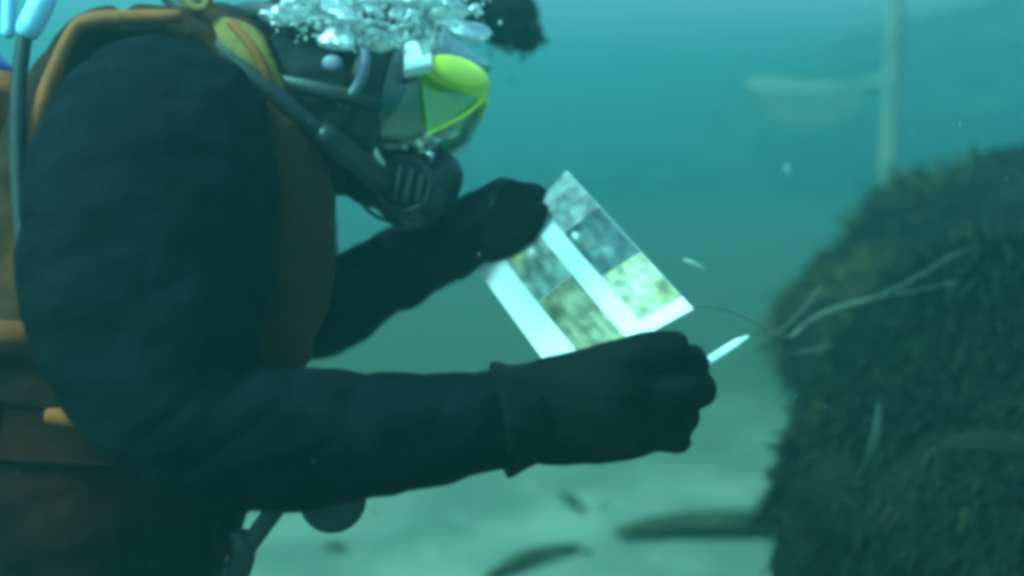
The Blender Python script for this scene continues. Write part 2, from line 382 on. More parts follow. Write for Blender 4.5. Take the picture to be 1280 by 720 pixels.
vpart('tank_band', M['wing'], [(at(-60, 408, .90), .004, .010), (at(0, 415, .888), .004, .010), (at(46, 418, .895), .004, .009)], up=ax(0, 1, 0))
vpart('pocket_strap', M['wing'], [(at(60, 520, .868), .003, .006), (at(90, 522, .866), .003, .007), (at(122, 526, .872), .003, .005)], up=ax(0, 1, 0))
def ringm(c, n, r, t):
    bm = bmesh.new(); u = n.orthogonal().normalized(); s = n.cross(u).normalized(); rows = []
    for i in range(24):
        a = 2 * math.pi * i / 24; d = u * math.cos(a) + s * math.sin(a)
        rows.append([bm.verts.new(c + d * (r + t * math.cos(b)) + n * t * math.sin(b)) for b in [2 * math.pi * j / 8 for j in range(8)]])
    for i in range(24):
        for j in range(8):
            bm.faces.new((rows[i][j], rows[(i + 1) % 24][j], rows[(i + 1) % 24][(j + 1) % 8], rows[i][(j + 1) % 8]))
    return mesh_of(bm)
link('d_ring', ringm(at(64, 438, .88), ax(.2, .3, -1).normalized(), .008, .002), M['steel'], vest)
bm = bmesh.new(); ball(bm, at(197, 585, .797), ax(.005, -.002, 0), ax(.002, .004, 0), ax(0, 0, .004), 12, 8)
tube(bm, [(at(180, 545, .795), .0014), (at(188, 568, .794), .002), (at(196, 584, .796), .002)], seg=8, k=3)
link('sleeve_spot', mesh_of(bm), M['lavender'], person)  # small pale spot with a thin streak on the elbow
bm = bmesh.new(); block(bm, at(96, 438, .885), ax(.016, 0, 0), ax(0, .011, 0), ax(0, 0, .006), .003)
link('buckle', mesh_of(bm), M['rubber'], vest)
vpart('crotch_strap', M['rubber'], [(at(380, 590, .985), .0085, .003), (at(345, 635, .98), .0085, .003), (at(305, 690, .98), .0085, .003), (at(268, 745, .98), .009, .003)], up=ax(0, 0, -1))
vpart('strap_end', M['rubber'], [(at(297, 668, .982), .010, .004), (at(303, 688, .98), .012, .006), (at(296, 720, .98), .011, .005)], up=ax(0, 0, -1))
# inflator hose with pale blue connector
inf = vpart('inflator_hose', M['hose'], [(at(31, 42, .94), .0065), (at(24, 100, .93), .0065), (at(22, 180, .92), .0065), (at(26, 270, .91), .0065), (at(40, 350, .90), .0065), (at(62, 430, .90), .0065)])
vpart('connector', M['paleblue'], [(at(58, -12, .945), .0105), (at(50, 8, .943), .0110), (at(36, 36, .94), .0105)], parent=inf)
vpart('connector', M['paleblue'], [(at(12, -10, .975), .006), (at(10, 40, .975), .006)], parent=inf)

# ------------------------------------------------------------------ air cylinder
tank = empty('air_cylinder', at(-160, 800, 1.1))
tag(tank, "blue air cylinder on the diver's back at the left edge of the picture", 'cylinder')
t0, t1 = at(-185, 760, 1.10), at(-92, 110, 1.10)
bm = bmesh.new(); tube(bm, [(t0, .088), (t0.lerp(t1, .5), .088), (t1, .088), (t1 + (t1 - t0).normalized() * .04, .07), (t1 + (t1 - t0).normalized() * .065, .035)], seg=28, k=3)
link('shell', mesh_of(bm), M['tank'], tank)
ta = (t1 - t0).normalized()
bm = bmesh.new(); tube(bm, [(t1 + ta * .06, .018), (t1 + ta * .12, .018)], seg=14, k=1)
valve = link('valve', mesh_of(bm), M['steel'], tank)
bm = bmesh.new(); tube(bm, [(t1 + ta * .095 + ax(0, 0, -.02), .012), (t1 + ta * .095 + ax(0, 0, -.06), .012)], seg=12, k=1)
tube(bm, [(t1 + ta * .095 + ax(0, 0, -.06), .02), (t1 + ta * .095 + ax(0, 0, -.075), .02)], seg=12, k=1)
link('knob', mesh_of(bm), M['rubber'], valve)

# ------------------------------------------------------------------ full-face mask
mask = empty('diving_mask', hp(.05, -.10, 0))
tag(mask, "full face diving mask with bright yellow rim and black mouth pod on the diver's head", 'mask')
def oval(f, ru, rl, cu=0.0, n=36, sq=.8):
    out = []
    for i in range(n):
        a = 2 * math.pi * i / n; c, s = math.cos(a), math.sin(a)
        out.append((f - .03 * abs(c) ** 2 * (ru > 0) * .6, cu + ru * math.copysign(abs(s) ** sq, s), rl * math.copysign(abs(c) ** sq, c)))
    return out
def loft(rows, close_first=False, close_last=False):
    bm = bmesh.new(); V = [[bm.verts.new(hp(*p)) for p in r] for r in rows]; n = len(V[0])
    for a, b in zip(V, V[1:]):
        for q in range(n): bm.faces.new((a[q], a[(q + 1) % n], b[(q + 1) % n], b[q]))
    if close_first: bm.faces.new(V[0])
    if close_last: bm.faces.new(V[-1])
    return mesh_of(bm)
# dark rubber skirt ring hugging the hood
link('skirt', loft([oval(.035, .088, .088, -.005), oval(.047, .094, .094, -.005), oval(.062, .090, .090, -.005), oval(.066, .080, .080, -.005), oval(.055, .072, .074, -.005), oval(.035, .074, .076, -.005)]), M['rubber'], mask)
# wedge shaped clear visor
vz = loft([oval(.060, .079, .080, -.003), oval(.085, .072, .076, -.002), oval(.110, .060, .066, .002), oval(.128, .044, .050, .010), oval(.136, .026, .030, .022)], close_last=True)
link('visor', vz, M['visor'], mask)
# yellow brow: a lip curving round the upper front of the visor
def brow(u0, u1, fo, th, amax, name, m, taper=.3):
    bm = bmesh.new(); rows = []
    for i in range(29):
        a = R(-amax + 2 * amax * i / 28); k = 1 - taper * (abs(a) / R(amax)) ** 2
        f, l = .050 + (fo - .050) * math.cos(a), .074 * math.sin(a) * 1.02
        uc = (u0 + u1) / 2; h = (u1 - u0) / 2 * k
        out = Vector((math.cos(a), 0, math.sin(a)))
        rows.append([bm.verts.new(hp(f + out.x * o, uc + v, l + out.z * o)) for o, v in ((0, -h), (th, -h * .6), (th * 1.3, 0), (th, h * .75), (0, h))])
    for a, b in zip(rows, rows[1:]):
        for q in range(5): bm.faces.new((a[q], a[(q + 1) % 5], b[(q + 1) % 5], b[q]))
    bm.faces.new(rows[0]); bm.faces.new(rows[-1])
    return link(name, mesh_of(bm), m, mask)
brow(.008, .040, .130, .006, 74, 'yellow_brow', M['yellow'])
# lower yellow edges running from the brow tip down to the pod
for s in (1, -1):
    bm = bmesh.new(); tube(bm, [(hp(.136, .016, s * .014), .0022), (hp(.126, -.008, s * .042), .0022), (hp(.098, -.038, s * .070), .0018)], seg=8, k=5)
    link('yellow_edge', mesh_of(bm), M['yellow'], mask)
    bm = bmesh.new(); tube(bm, [(hp(.080, .012, s * .075), .0012), (hp(.090, -.014, s * .074), .0012), (hp(.098, -.038, s * .070), .0016)], seg=8, k=5)
    link('yellow_edge', mesh_of(bm), M['visor_yellow'], mask)
    bm = bmesh.new()
    q = [hp(.136, .018, s * .018), hp(.080, .016, s * .0765), hp(.098, -.038, s * .0725), hp(.125, -.007, s * .046)]
    vsx = [bm.verts.new(v) for v in q]; f0 = bm.faces.new(vsx)
    r = bmesh.ops.extrude_face_region(bm, geom=[f0])
    for v in r['geom']:
        if isinstance(v, bmesh.types.BMVert): v.co += hd_l * s * .0015
    link('tinted_pane', mesh_of(bm), M['visor_yellow'], mask, smooth=False)
bm = bmesh.new(); ball(bm, hp(.112, .028, .054), hd_f * .027 - hd_l * .027, hd_u * .0140 - hd_l * .018, hd_l * .007 + hd_f * .002 + hd_u * .007, 24, 16)
link('yellow_shroud', mesh_of(bm), M['yellow'], mask)
bm = bmesh.new(); block(bm, hp(.074, .028, .082), hd_f * .012 + hd_u * .005, hd_u * .0155 - hd_f * .006 - hd_l * .017, hd_l * .004 + hd_u * .004, .002)
link('white_clip', mesh_of(bm), M['white'], mask)
# black mouth pod
bm = bmesh.new()
ball(bm, hp(.078, -.086, .004), hd_f * .052, hd_u * .036, hd_l * .050)
tube(bm, [(hp(.070, -.062, .0), .044, .042), (hp(.082, -.096, .0), .034, .036)], up=hd_f, seg=18, k=3)
ball(bm, hp(.112, -.072, .006), hd_f * .020, hd_u * .026, hd_l * .036)
ball(bm, hp(.046, -.075, .03), hd_f * .03, hd_u * .026, hd_l * .03)
pod = link('mouth_pod', fused(bm, .004, 4), M['rubber'], mask)
bm = bmesh.new(); tube(bm, [(hp(.082, -.090, .050), .026), (hp(.082, -.090, .060), .024)], seg=24, k=1, round_cap=False)
cover = link('pod_cover', mesh_of(bm), M['hood'], pod)
for f, u in ((.060, -.052), (.074, -.055), (.100, -.056)):
    bm = bmesh.new(); ball(bm, hp(f, u, .050), hd_f * .0045, hd_u * .0045, hd_l * .004, 10, 8)
    link('screw', mesh_of(bm), M['steel'], pod)
link('cover_ring', ringm(hp(.082, -.090, .058), hd_l, .026, .0035), M['hose'], pod)
for k in range(4):
    bm = bmesh.new(); block(bm, hp(.066 + .011 * k, -.090, .0615), hd_f * .0025, hd_u * (.019 - .004 * abs(k - 1.5)), hd_l * .002, .001)
    link('cover_rib', mesh_of(bm), M['hose'], pod)
for s_ in (1, -1):
    bm = bmesh.new(); tube(bm, [(hp(.098, -.112, s_ * .012), .013, .010), (hp(.092, -.116, s_ * .034), .015, .010), (hp(.084, -.114, s_ * .050), .012, .008)], up=hd_u, seg=14, k=4)
    link('exhaust_tee', mesh_of(bm), M['rubber'], pod)
# head straps and buckle
for du, w in ((.030, .008), (-.035, .008)):
    bm = bmesh.new(); pts = []
    for i in range(13):
        a = R(-8 + 196 * i / 12 - 90 + 90)
        pts.append((hp(-.012 + .122 * math.cos(R(60) + (R(240)) * i / 12), du + .012, .104 * math.sin(R(60) + R(240) * i / 12)), .003, w))
    tube(bm, pts, seg=8, k=3, up=hd_u)
    link('head_strap', mesh_of(bm), M['rubber'], mask)
bm = bmesh.new(); ball(bm, hp(.000, .004, .098), hd_f * .010, hd_u * .008, hd_l * .005)
link('buckle', mesh_of(bm), M['lavender'], mask)
bm = bmesh.new(); tube(bm, [(hp(.018, .036, .094), .0045), (hp(.030, .015, .099), .005), (hp(.028, -.012, .099), .005), (hp(.014, -.030, .096), .004)], seg=8, k=5)
link('strap_reflection', mesh_of(bm), M['lavender'], mask)  # pale arc modelled in place of the visor and strap reflection
# supply hose
hz = link('supply_hose', (lambda b: (tube(b, [(at(195, -28, 1.02), .0092), (at(225, 8, 1.00), .0092), (at(290, 72, .965), .0092), (at(350, 125, .965), .0088), (at(400, 168, .985), .0088), (at(440, 198, 1.02), .0088), (at(470, 222, 1.06), .0088), (at(492, 238, 1.075), .0088)], seg=14, k=7), mesh_of(b))[1])(bmesh.new()), M['hose'], mask)
bm = bmesh.new(); tube(bm, [(at(408, 172, .985), .0125), (at(452, 206, 1.035), .0125), (at(478, 226, 1.062), .0130)], seg=16, k=3)
link('hose_sleeve', mesh_of(bm), M['rubber'], hz)
bm = bmesh.new(); tube(bm, [(at(452, 150, 1.05), .003), (at(464, 180, 1.045), .003), (at(478, 205, 1.05), .003)], seg=8, k=4)
link('exhaust_lead', mesh_of(bm), M['rope'], mask)
bm = bmesh.new(); tube(bm, [(at(458, 232, 1.08), .002), (at(452, 252, 1.085), .002), (at(470, 270, 1.09), .002), (at(500, 281, 1.09), .002)], seg=8, k=5)
link('purge_cord', mesh_of(bm), M['pale_frond'], mask)

# ------------------------------------------------------------------ dive gauge below the forearm
gauge = empty('dive_gauge', at(414, 650, .985))
tag(gauge, 'black rounded gauge hanging under the near forearm', 'gauge')
bm = bmesh.new(); tube(bm, [(at(416, 628, .972), .030), (at(416, 628, .995), .030)], seg=28, k=1, round_cap=False)
for v in bm.verts: v.co = at(416, 624, .98) + (v.co - at(416, 628, .98)) * Vector((1, 1, .85)).x
link('housing', fused(bm, .003, 6), M['rubber'], gauge)
bm = bmesh.new(); tube(bm, [(at(416, 600, .985), .009), (at(410, 560, .99), .006), (at(395, 500, 1.0), .006), (at(360, 455, 1.02), .006)], seg=10, k=5)
link('hose', mesh_of(bm), M['hose'], gauge)

# ------------------------------------------------------------------ photo card
CQ = dict(TL=at(597, 338, 1.130), TR=at(708, 213, 1.100), BR=at(866, 386, .918), BL=at(700, 478, .950))
cn = ((CQ['TR'] - CQ['TL']).cross(CQ['BL'] - CQ['TL'])).normalized()
if cn.dot(cam_ob.location - CQ['TL']) < 0: cn = -cn
def cp(s, t, h=0.0):
    a = CQ['TL'].lerp(CQ['TR'], s); b = CQ['BL'].lerp(CQ['BR'], s)
    return a.lerp(b, t) + cn * (h + .006 * math.sin(math.pi * t) * math.sin(math.pi * s))
def sheet(name, s0, s1, t0, t1, h0, h1, m, parent, n=8):
    bm = bmesh.new(); uvl = bm.loops.layers.uv.new('UVMap')
    top = [[bm.verts.new(cp(s0 + (s1 - s0) * i / n, t0 + (t1 - t0) * j / n, h1)) for j in range(n + 1)] for i in range(n + 1)]
    bot = [[bm.verts.new(cp(s0 + (s1 - s0) * i / n, t0 + (t1 - t0) * j / n, h0)) for j in range(n + 1)] for i in range(n + 1)]
    uv = {}
    for i in range(n + 1):
        for j in range(n + 1): uv[top[i][j]] = uv[bot[i][j]] = (i / n, j / n)
    def f(*v):
        fc = bm.faces.new(v)
        for lp in fc.loops: lp[uvl].uv = uv[lp.vert]
    for i in range(n):
        for j in range(n):
            f(top[i][j], top[i + 1][j], top[i + 1][j + 1], top[i][j + 1]); f(bot[i][j], bot[i][j + 1], bot[i + 1][j + 1], bot[i + 1][j])
    for i in range(n):
        f(top[i][0], bot[i][0], bot[i + 1][0], top[i + 1][0]); f(top[i][n], top[i + 1][n], bot[i + 1][n], bot[i][n])
        f(top[0][i], top[0][i + 1], bot[0][i + 1], bot[0][i]); f(top[n][i], bot[n][i], bot[n][i + 1], top[n][i + 1])
    return link(name, mesh_of(bm), m, parent, smooth=False)
def photo(name, base, base2, spots, scale=3.0, seed=0):
    """flat print: blurred organism photographs; spots = (u, v, ru, rv, colour, softness)"""
    m = bpy.data.materials.new(name); m.use_nodes = True
    n, l = m.node_tree.nodes, m.node_tree.links; b = n['Principled BSDF']; b.inputs['Roughness'].default_value = .35
    uv = n.new('ShaderNodeUVMap')
    t = n.new('ShaderNodeTexNoise'); t.inputs['Scale'].default_value = scale; t.inputs['Detail'].default_value = 5
    sh = n.new('ShaderNodeMapping'); sh.inputs['Location'].default_value = (seed * 3.7, seed * 1.9, seed)
    l.new(uv.outputs[0], sh.inputs[0]); l.new(sh.outputs[0], t.inputs['Vector'])
    t.inputs['Detail'].default_value = 7; t.inputs['Roughness'].default_value = .65
    r = n.new('ShaderNodeValToRGB'); r.color_ramp.elements[0].position = .35; r.color_ramp.elements[1].position = .65
    r.color_ramp.elements[0].color = (*base, 1); r.color_ramp.elements[1].color = (*base2, 1)
    l.new(t.outputs['Fac'], r.inputs[0]); cur = r.outputs[0]
    wob = n.new('ShaderNodeVectorMath'); wob.operation = 'MULTIPLY_ADD'; wob.inputs[1].default_value = (.25, .25, 0)
    l.new(t.outputs['Color'], wob.inputs[0]); l.new(uv.outputs[0], wob.inputs[2])
    for (u, v, ru, rv, c, soft) in spots:
        mp = n.new('ShaderNodeMapping'); mp.vector_type = 'TEXTURE'
        mp.inputs['Location'].default_value = (u + .125, v + .125, 0); mp.inputs['Scale'].default_value = (ru, rv, 1)
        l.new(wob.outputs[0], mp.inputs[0])
        sx = n.new('ShaderNodeSeparateXYZ'); l.new(mp.outputs[0], sx.inputs[0])
        cx = n.new('ShaderNodeCombineXYZ'); l.new(sx.outputs[0], cx.inputs[0]); l.new(sx.outputs[1], cx.inputs[1])
        ln = n.new('ShaderNodeVectorMath'); ln.operation = 'LENGTH'; l.new(cx.outputs[0], ln.inputs[0])
        mr = n.new('ShaderNodeMapRange'); mr.inputs[1].default_value = 1 + soft; mr.inputs[2].default_value = 1 - soft; l.new(ln.outputs['Value'], mr.inputs[0])
        mx = n.new('ShaderNodeMix'); mx.data_type = 'RGBA'; mx.inputs[7].default_value = (*c, 1)
        l.new(mr.outputs[0], mx.inputs[0]); l.new(cur, mx.inputs[6]); cur = mx.outputs[2]
    t2 = n.new('ShaderNodeTexNoise'); t2.inputs['Scale'].default_value = scale * 1.3; t2.inputs['Detail'].default_value = 6; l.new(sh.outputs[0], t2.inputs['Vector'])
    m2 = n.new('ShaderNodeMapRange'); m2.inputs[1].default_value = .35; m2.inputs[2].default_value = .65; m2.inputs[3].default_value = .5; m2.inputs[4].default_value = 1.35; l.new(t2.outputs['Fac'], m2.inputs[0])
    sc = n.new('ShaderNodeVectorMath'); sc.operation = 'SCALE'; l.new(cur, sc.inputs[0]); l.new(m2.outputs[0], sc.inputs['Scale'])
    l.new(sc.outputs[0], b.inputs['Base Color'])
    return m
card = empty('photo_card', cp(.5, 1))
tag(card, "white laminated card with photographs of sea creatures in the diver's gloved hands", 'photo card')
sheet('board', 0, 1, 0, 1, -.0022, 0, M['card'], card, 10)
H0, H1 = .0002, .0009
sheet('photo', .225, .545, .02, .52, H0, H1, photo('photo_pale_blob', (0.113, 0.154, 0.127), (0.378, 0.389, 0.328), [(.30, .28, .24, .13, (0.579, 0.472, 0.211), .8), (.62, .42, .07, .05, (0.850, 0.850, 0.780), .6), (.60, .85, .5, .16, (0.302, 0.389, 0.328), .7)], 3.2, 1), card)
sheet('photo', .225, .545, .53, .985, H0, H1, photo('photo_olive', (0.125, 0.144, 0.077), (0.276, 0.265, 0.158), [(.6, .3, .25, .2, (0.326, 0.319, 0.200), .8)], 3.5, 2), card)
sheet('photo', .69, .999, .005, .30, H0, H1, photo('photo_grey', (0.177, 0.226, 0.222), (0.378, 0.389, 0.370), [(.6, .6, .3, .2, (0.252, 0.287, 0.284), .8)], 3.0, 3), card)
sheet('photo', .69, .999, .305, .63, H0, H1, photo('photo_dark_fish', (0.016, 0.052, 0.063), (0.075, 0.144, 0.148), [(.26, .34, .22, .16, (0.200, 0.277, 0.243), .7), (.16, .14, .07, .06, (0.800, 0.820, 0.750), .6), (.40, .62, .22, .13, (0.252, 0.348, 0.306), .7)], 4, 4), card)
sheet('photo', .69, .999, .635, .925, H0, H1, photo('photo_yellow', (0.227, 0.226, 0.127), (0.503, 0.450, 0.253), [(.42, .38, .36, .24, (0.654, 0.594, 0.380), .9), (.85, .82, .2, .25, (0.200, 0.175, 0.063), .7)], 3.5, 5), card)

# ------------------------------------------------------------------ pencil and cord
pen = empty('pencil', at(878, 456, .93))
tag(pen, 'short white pencil poking out behind the gloved knuckles', 'pencil')
bm = bmesh.new(); tube(bm, [(at(860, 467, .935), .0042), (at(900, 442, .945), .0038), (at(922, 428, .952), .0034)], seg=6, k=1, round_cap=False)
shaft = link('shaft', mesh_of(bm), M['white'], pen, smooth=False)
bm = bmesh.new(); tube(bm, [(at(922, 428, .952), .0033), (at(936, 420, .956), .0008)], seg=6, k=1, round_cap=False)
link('tip', mesh_of(bm), M['fleck'], pen, smooth=False)
bm = bmesh.new(); tube(bm, [(at(860, 384, .94), .0010), (at(890, 383, 1.0), .0010), (at(935, 398, 1.15), .0011), (at(965, 414, 1.30), .0012), (at(988, 420, 1.44), .0013), (at(1004, 404, 1.46), .0012)], seg=6, k=6)
tag(link('card_cord', mesh_of(bm), M['line']), 'thin slack cord running from the photo card towards the rocks', 'cord')

# ------------------------------------------------------------------ reef boulders
def boulder(name, c, rx, ry, rz, seed, label, m):
    root = empty(name, (c.x, c.y, 0)); tag(root, label, 'boulder', 'weedy boulders at the right')
    bm = bmesh.new(); bmesh.ops.create_icosphere(bm, subdivisions=5, radius=1)
    off = Vector((seed * 3.1, seed * 1.7, seed))
    for v in bm.verts:
        p = v.co.copy()
        k = 1 + .20 * noise.noise(p * 1.5 + off) + .10 * noise.noise(p * 3.5 + off) + .05 * noise.noise(p * 8 + off) + .025 * noise.noise(p * 18 + off)
        q = p * k
        v.co = Vector((c.x + q.x * rx, c.y + q.y * ry, c.z + q.z * rz))
    me = mesh_of(bm); rock = link('rock', me, m, root)
    return root, me
def tufts(root, me, n, lo, hi, m, seed, zmin, name='weed', width=.0050, droop=.9, bare=-.12):
    rnd = random.Random(seed); bm = bmesh.new()
    ps = [p for p in me.polygons if p.center.z > zmin and p.normal.y < .6]
    for _ in range(n):
        p = rnd.choice(ps); c = Vector(p.center); nrm = Vector(p.normal)
        if noise.noise(c * 4 + Vector((seed, 0, 0))) < bare: continue
        L = rnd.uniform(lo, hi) * (1 + .8 * noise.noise(c * 5)); d = (nrm + Vector((rnd.gauss(0, .5), rnd.gauss(0, .5), rnd.gauss(.3, .4)))).normalized()
        s = d.orthogonal().normalized(); s = Matrix.Rotation(rnd.uniform(0, 6.28), 3, d) @ s; w = width * rnd.uniform(.6, 1.5)
        b = c - nrm * .01; k1 = b + d * L * .5; k2 = b + d * L + Vector((0, 0, -droop * L * rnd.random()))
        v = [bm.verts.new(x) for x in (b - s * w * .3, b + s * w * .3, k1 + s * w, k1 - s * w, k2)]
        bm.faces.new((v[0], v[1], v[2], v[3])); bm.faces.new((v[3], v[2], v[4]))
    o = link(name, mesh_of(bm), m, root); o['kind'] = 'stuff'
    return o
cb = at(1255, 400, 2.55)
bk, bk_me = boulder('weedy_boulder', Vector((cb.x + .20, cb.y, .34)), .62, .50, .47, 2, 'tall olive weed-covered boulder at the right, behind the darker one', M['rock'])
tufts(bk, bk_me, 18000, .03, .10, M['kelp_olive'], 3, .05)
tufts(bk, bk_me, 14000, .03, .09, M['weed_dark'], 4, .02, 'dark_weed')
tufts(bk, bk_me, 500, .04, .10, M['kelp_olive'], 14, .2, 'broad_weed', width=.008, droop=1.3, bare=.0)
cf = at(1255, 560, 1.72)
fr, fr_me = boulder('dark_boulder', Vector((cf.x, cf.y, .24)), .36, .34, .44, 5, 'dark rounded boulder low at the right with the cord lying over it', M['rock'])
tufts(fr, fr_me, 24000, .02, .06, M['weed_dark'], 6, .02)
tufts(fr, fr_me, 2000, .02, .05, M['weed_brown'], 8, .25, 'olive_weed')

tufts(fr, fr_me, 160, .02, .05, M['weed_brown'], 15, .1, 'broad_weed', width=.009, droop=1.0, bare=.05)
# far reef mounds, added and raised to darken the water behind
for nm, px, py, d, rx, rz, sd_, lb in (('backdrop_reef', 1310, 330, 17, 5.4, 2.6, 9, 'tall hazy reef slope added far behind the pale pole to darken the water'), ('backdrop_reef', 690, 330, 18, 6.0, .5, 12, 'low hazy reef mound added far behind the photo card as a dark backdrop')):
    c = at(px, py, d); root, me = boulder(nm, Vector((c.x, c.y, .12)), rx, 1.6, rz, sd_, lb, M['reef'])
    root['category'] = 'reef'; root['group'] = 'far reef mounds added as hazy backdrop'
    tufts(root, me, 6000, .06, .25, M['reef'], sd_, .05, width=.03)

# cord lying over the boulder
bm = bmesh.new(); tube(bm, [(at(985, 424, 1.50), .0010), (at(1005, 404, 1.46), .0008), (at(1040, 386, 1.44), .0009), (at(1075, 376, 1.43), .0009), (at(1110, 364, 1.45), .0008), (at(1150, 345, 1.50), .0008), (at(1180, 325, 1.56), .0008), (at(1235, 298, 1.66), .0006)], seg=6, k=6)
tag(link('survey_line', mesh_of(bm), M['line']), 'pale thin line draped over the dark boulder at the right', 'line')

def blade(name, m, pts, parent=None, up=None, th=.0012):
    """flat ribbon: pts (Vector, half width)"""
    bm = bmesh.new(); tube(bm, [(p, w, th) for p, w in pts], seg=10, k=6, up=up or (0, 0, 1), round_cap=False)
    return link(name, mesh_of(bm), m, parent)
fd = blade('pale_frond', M['pale_frond'], [(at(978, 440, 1.50), .002), (at(995, 405, 1.46), .006), (at(1012, 380, 1.46), .007), (at(1026, 358, 1.48), .003)], fr, up=ax(0, 0, -1))
blade('pale_frond', M['pale_frond'], [(at(1070, 602, 1.40), .003), (at(1088, 568, 1.38), .006), (at(1096, 535, 1.38), .006), (at(1099, 505, 1.40), .003)], fr, up=ax(0, 0, -1))
blade('kelp_blade', M['weed_brown'], [(at(1175, 556, 1.34), .004), (at(1215, 550, 1.33), .011), (at(1260, 553, 1.33), .014), (at(1310, 562, 1.35), .008)], fr, up=ax(0, .3, -1))

# ------------------------------------------------------------------ kelp and weed on the sand
for q in ([(900, 452, 1.40), (940, 432, 1.40), (985, 405, 1.41), (1028, 358, 1.45)], [(870, 392, 1.05), (930, 412, 1.2), (985, 440, 1.40), (1040, 432, 1.38)], [(985, 425, 1.43), (1030, 392, 1.42), (1100, 372, 1.40), (1200, 352, 1.44)]):
    bm = bmesh.new(); tube(bm, [(at(*p), .00042) for p in q], seg=6, k=6)
    link('fine_strand', mesh_of(bm), M['line'], fr)
def on_floor(px, py, h=.012):
    d0 = at(px, py, 1) - cam_ob.location
    t = (0 - CAM_H) / d0.z
    p = cam_ob.location + d0 * t; p.z = floor_h(p.x, p.y) + h
    return p
kb = blade('kelp_blade', M['kelp'], [(on_floor(770, 675, .02), .012), (on_floor(830, 666, .03), .045), (on_floor(910, 668, .035), .055), (on_floor(990, 670, .03), .05), (on_floor(1060, 672, .03), .03)], up=(0, 0, 1), th=.006)
tag(kb, 'broad dark kelp blade lying on the sand beside the boulder', 'kelp')
kb = blade('kelp_blade', M['kelp'], [(on_floor(610, 735), .012), (on_floor(655, 712, .02), .022), (on_floor(690, 700, .02), .018), (on_floor(725, 690), .006)], th=.006)
tag(kb, 'short dark kelp blade on the sand at the bottom edge', 'kelp')
wb = blade('weed_scrap', M['kelp'], [(on_floor(698, 632, .02), .008), (on_floor(712, 638, .025), .014), (on_floor(727, 646), .006)], th=.006)
tag(wb, 'small dark scrap of weed on bright sand below the near hand', 'weed')
wb = blade('weed_scrap', M['kelp'], [(on_floor(405, 692, .01), .004), (on_floor(418, 692, .015), .010), (on_floor(430, 693), .004)], th=.005)
tag(wb, 'tiny dark weed speck on the sand right of the dangling strap', 'weed')

rnd = random.Random(31); bm = bmesh.new()
for i in range(420):
    p = Vector((rnd.uniform(-1.2, 1.3), rnd.uniform(1.9, 4.2), 0)); p.z = floor_h(p.x, p.y); r = rnd.uniform(.003, .011) * (1 if rnd.random() < .9 else 2)
    q = bmesh.ops.create_icosphere(bm, subdivisions=1, radius=r); e = rnd.uniform(.7, 1.6)
    for v in q['verts']: v.co = Vector((v.co.x * e * rnd.uniform(.8, 1.2), v.co.y * rnd.uniform(.8, 1.2), v.co.z * .5)) + p
M['rubble'] = mat('shell_rubble', (0.09, 0.10, 0.075), 0.9, 0.1, 9, (0.26, 0.27, 0.22))
tag(link('shell_rubble', mesh_of(bm), M['rubble']), 'small shell and stone rubble scattered on the sand', 'rubble', kind='stuff')

# ------------------------------------------------------------------ pole and hoop net
PD = 5.2
pb = at(1112, 160, PD)
bm = bmesh.new(); tube(bm, [(Vector((pb.x + .006 * noise.noise(Vector((k * .7, 1, 0))), pb.y, -.05 + 3.95 * k / 40)), .036 + .007 * noise.noise(Vector((k * .9, 5, 2)))) for k in range(41)], seg=16, k=2)
tag(link('pole', mesh_of(bm), M['pole']), 'pale vertical pole rising behind the weedy boulder', 'pole')
net = empty('hoop_net', at(1010, 165, PD))
tag(net, 'faint hoop net with a sagging mesh bag beside the pale pole', 'net')
hc, ra_, rb_ = at(1010, 106, PD), (at(1086, 106, PD) - at(1010, 106, PD)).length, .06
bm = bmesh.new(); pts = []
for i in range(25):
    a = 2 * math.pi * i / 24
    pts.append((hc + ax(ra_ * math.cos(a), .006 * math.sin(2 * a + 1), .05 * math.sin(a)), .0065))
tube(bm, pts, seg=8, k=2, round_cap=False)
link('hoop', mesh_of(bm), M['rope'], net)
bm = bmesh.new(); rows = []
for j in range(5):
    t = j / 4; k = math.cos(t * math.pi / 2 * .93)
    rows.append([bm.verts.new(hc + ax(ra_ * k * math.cos(2 * math.pi * i / 16), -.18 * math.sin(t * math.pi / 2), .06 * k * math.sin(2 * math.pi * i / 16))) for i in range(16)])
for a, b in zip(rows, rows[1:]):
    for q in range(16): bm.faces.new((a[q], a[(q + 1) % 16], b[(q + 1) % 16], b[q]))
bmesh.ops.wireframe(bm, faces=bm.faces[:], thickness=.005, use_replace=True, use_even_offset=True)
link('mesh_bag', mesh_of(bm), M['rope'], net)
bm = bmesh.new(); tube(bm, [(at(1084, 106, PD), .006), (at(1098, 98, PD), .006), (at(1104, 97, PD), .006)], seg=8, k=3)
link('handle', mesh_of(bm), M['rope'], net)

# ------------------------------------------------------------------ dark weed above the mask
wc = empty('weed_clump', at(640, 45, 1.6))
tag(wc, 'dark blurred clump of weed in the water right of the bubbles', 'weed')
rnd = random.Random(11); bm = bmesh.new()
for _ in range(700):
    a, b = rnd.random(), rnd.gauss(0, 1)
    c = at(580 + 78 * a + rnd.gauss(0, 9), 4 + 38 * a * a + rnd.gauss(0, 14), 1.6 + rnd.gauss(0, .03))
    d = Vector((rnd.gauss(.4, .6), rnd.gauss(0, .6), rnd.gauss(-.4, .5))).normalized(); s = d.orthogonal().normalized()
    s = Matrix.Rotation(rnd.uniform(0, 6.28), 3, d) @ s; L, w = rnd.uniform(.012, .03), rnd.uniform(.003, .007)
    v = [bm.verts.new(x) for x in (c, c + d * L * .5 + s * w, c + d * L, c + d * L * .5 - s * w)]; bm.faces.new(v)
fo = link('fronds', mesh_of(bm), M['weed_dark'], wc); fo['kind'] = 'stuff'
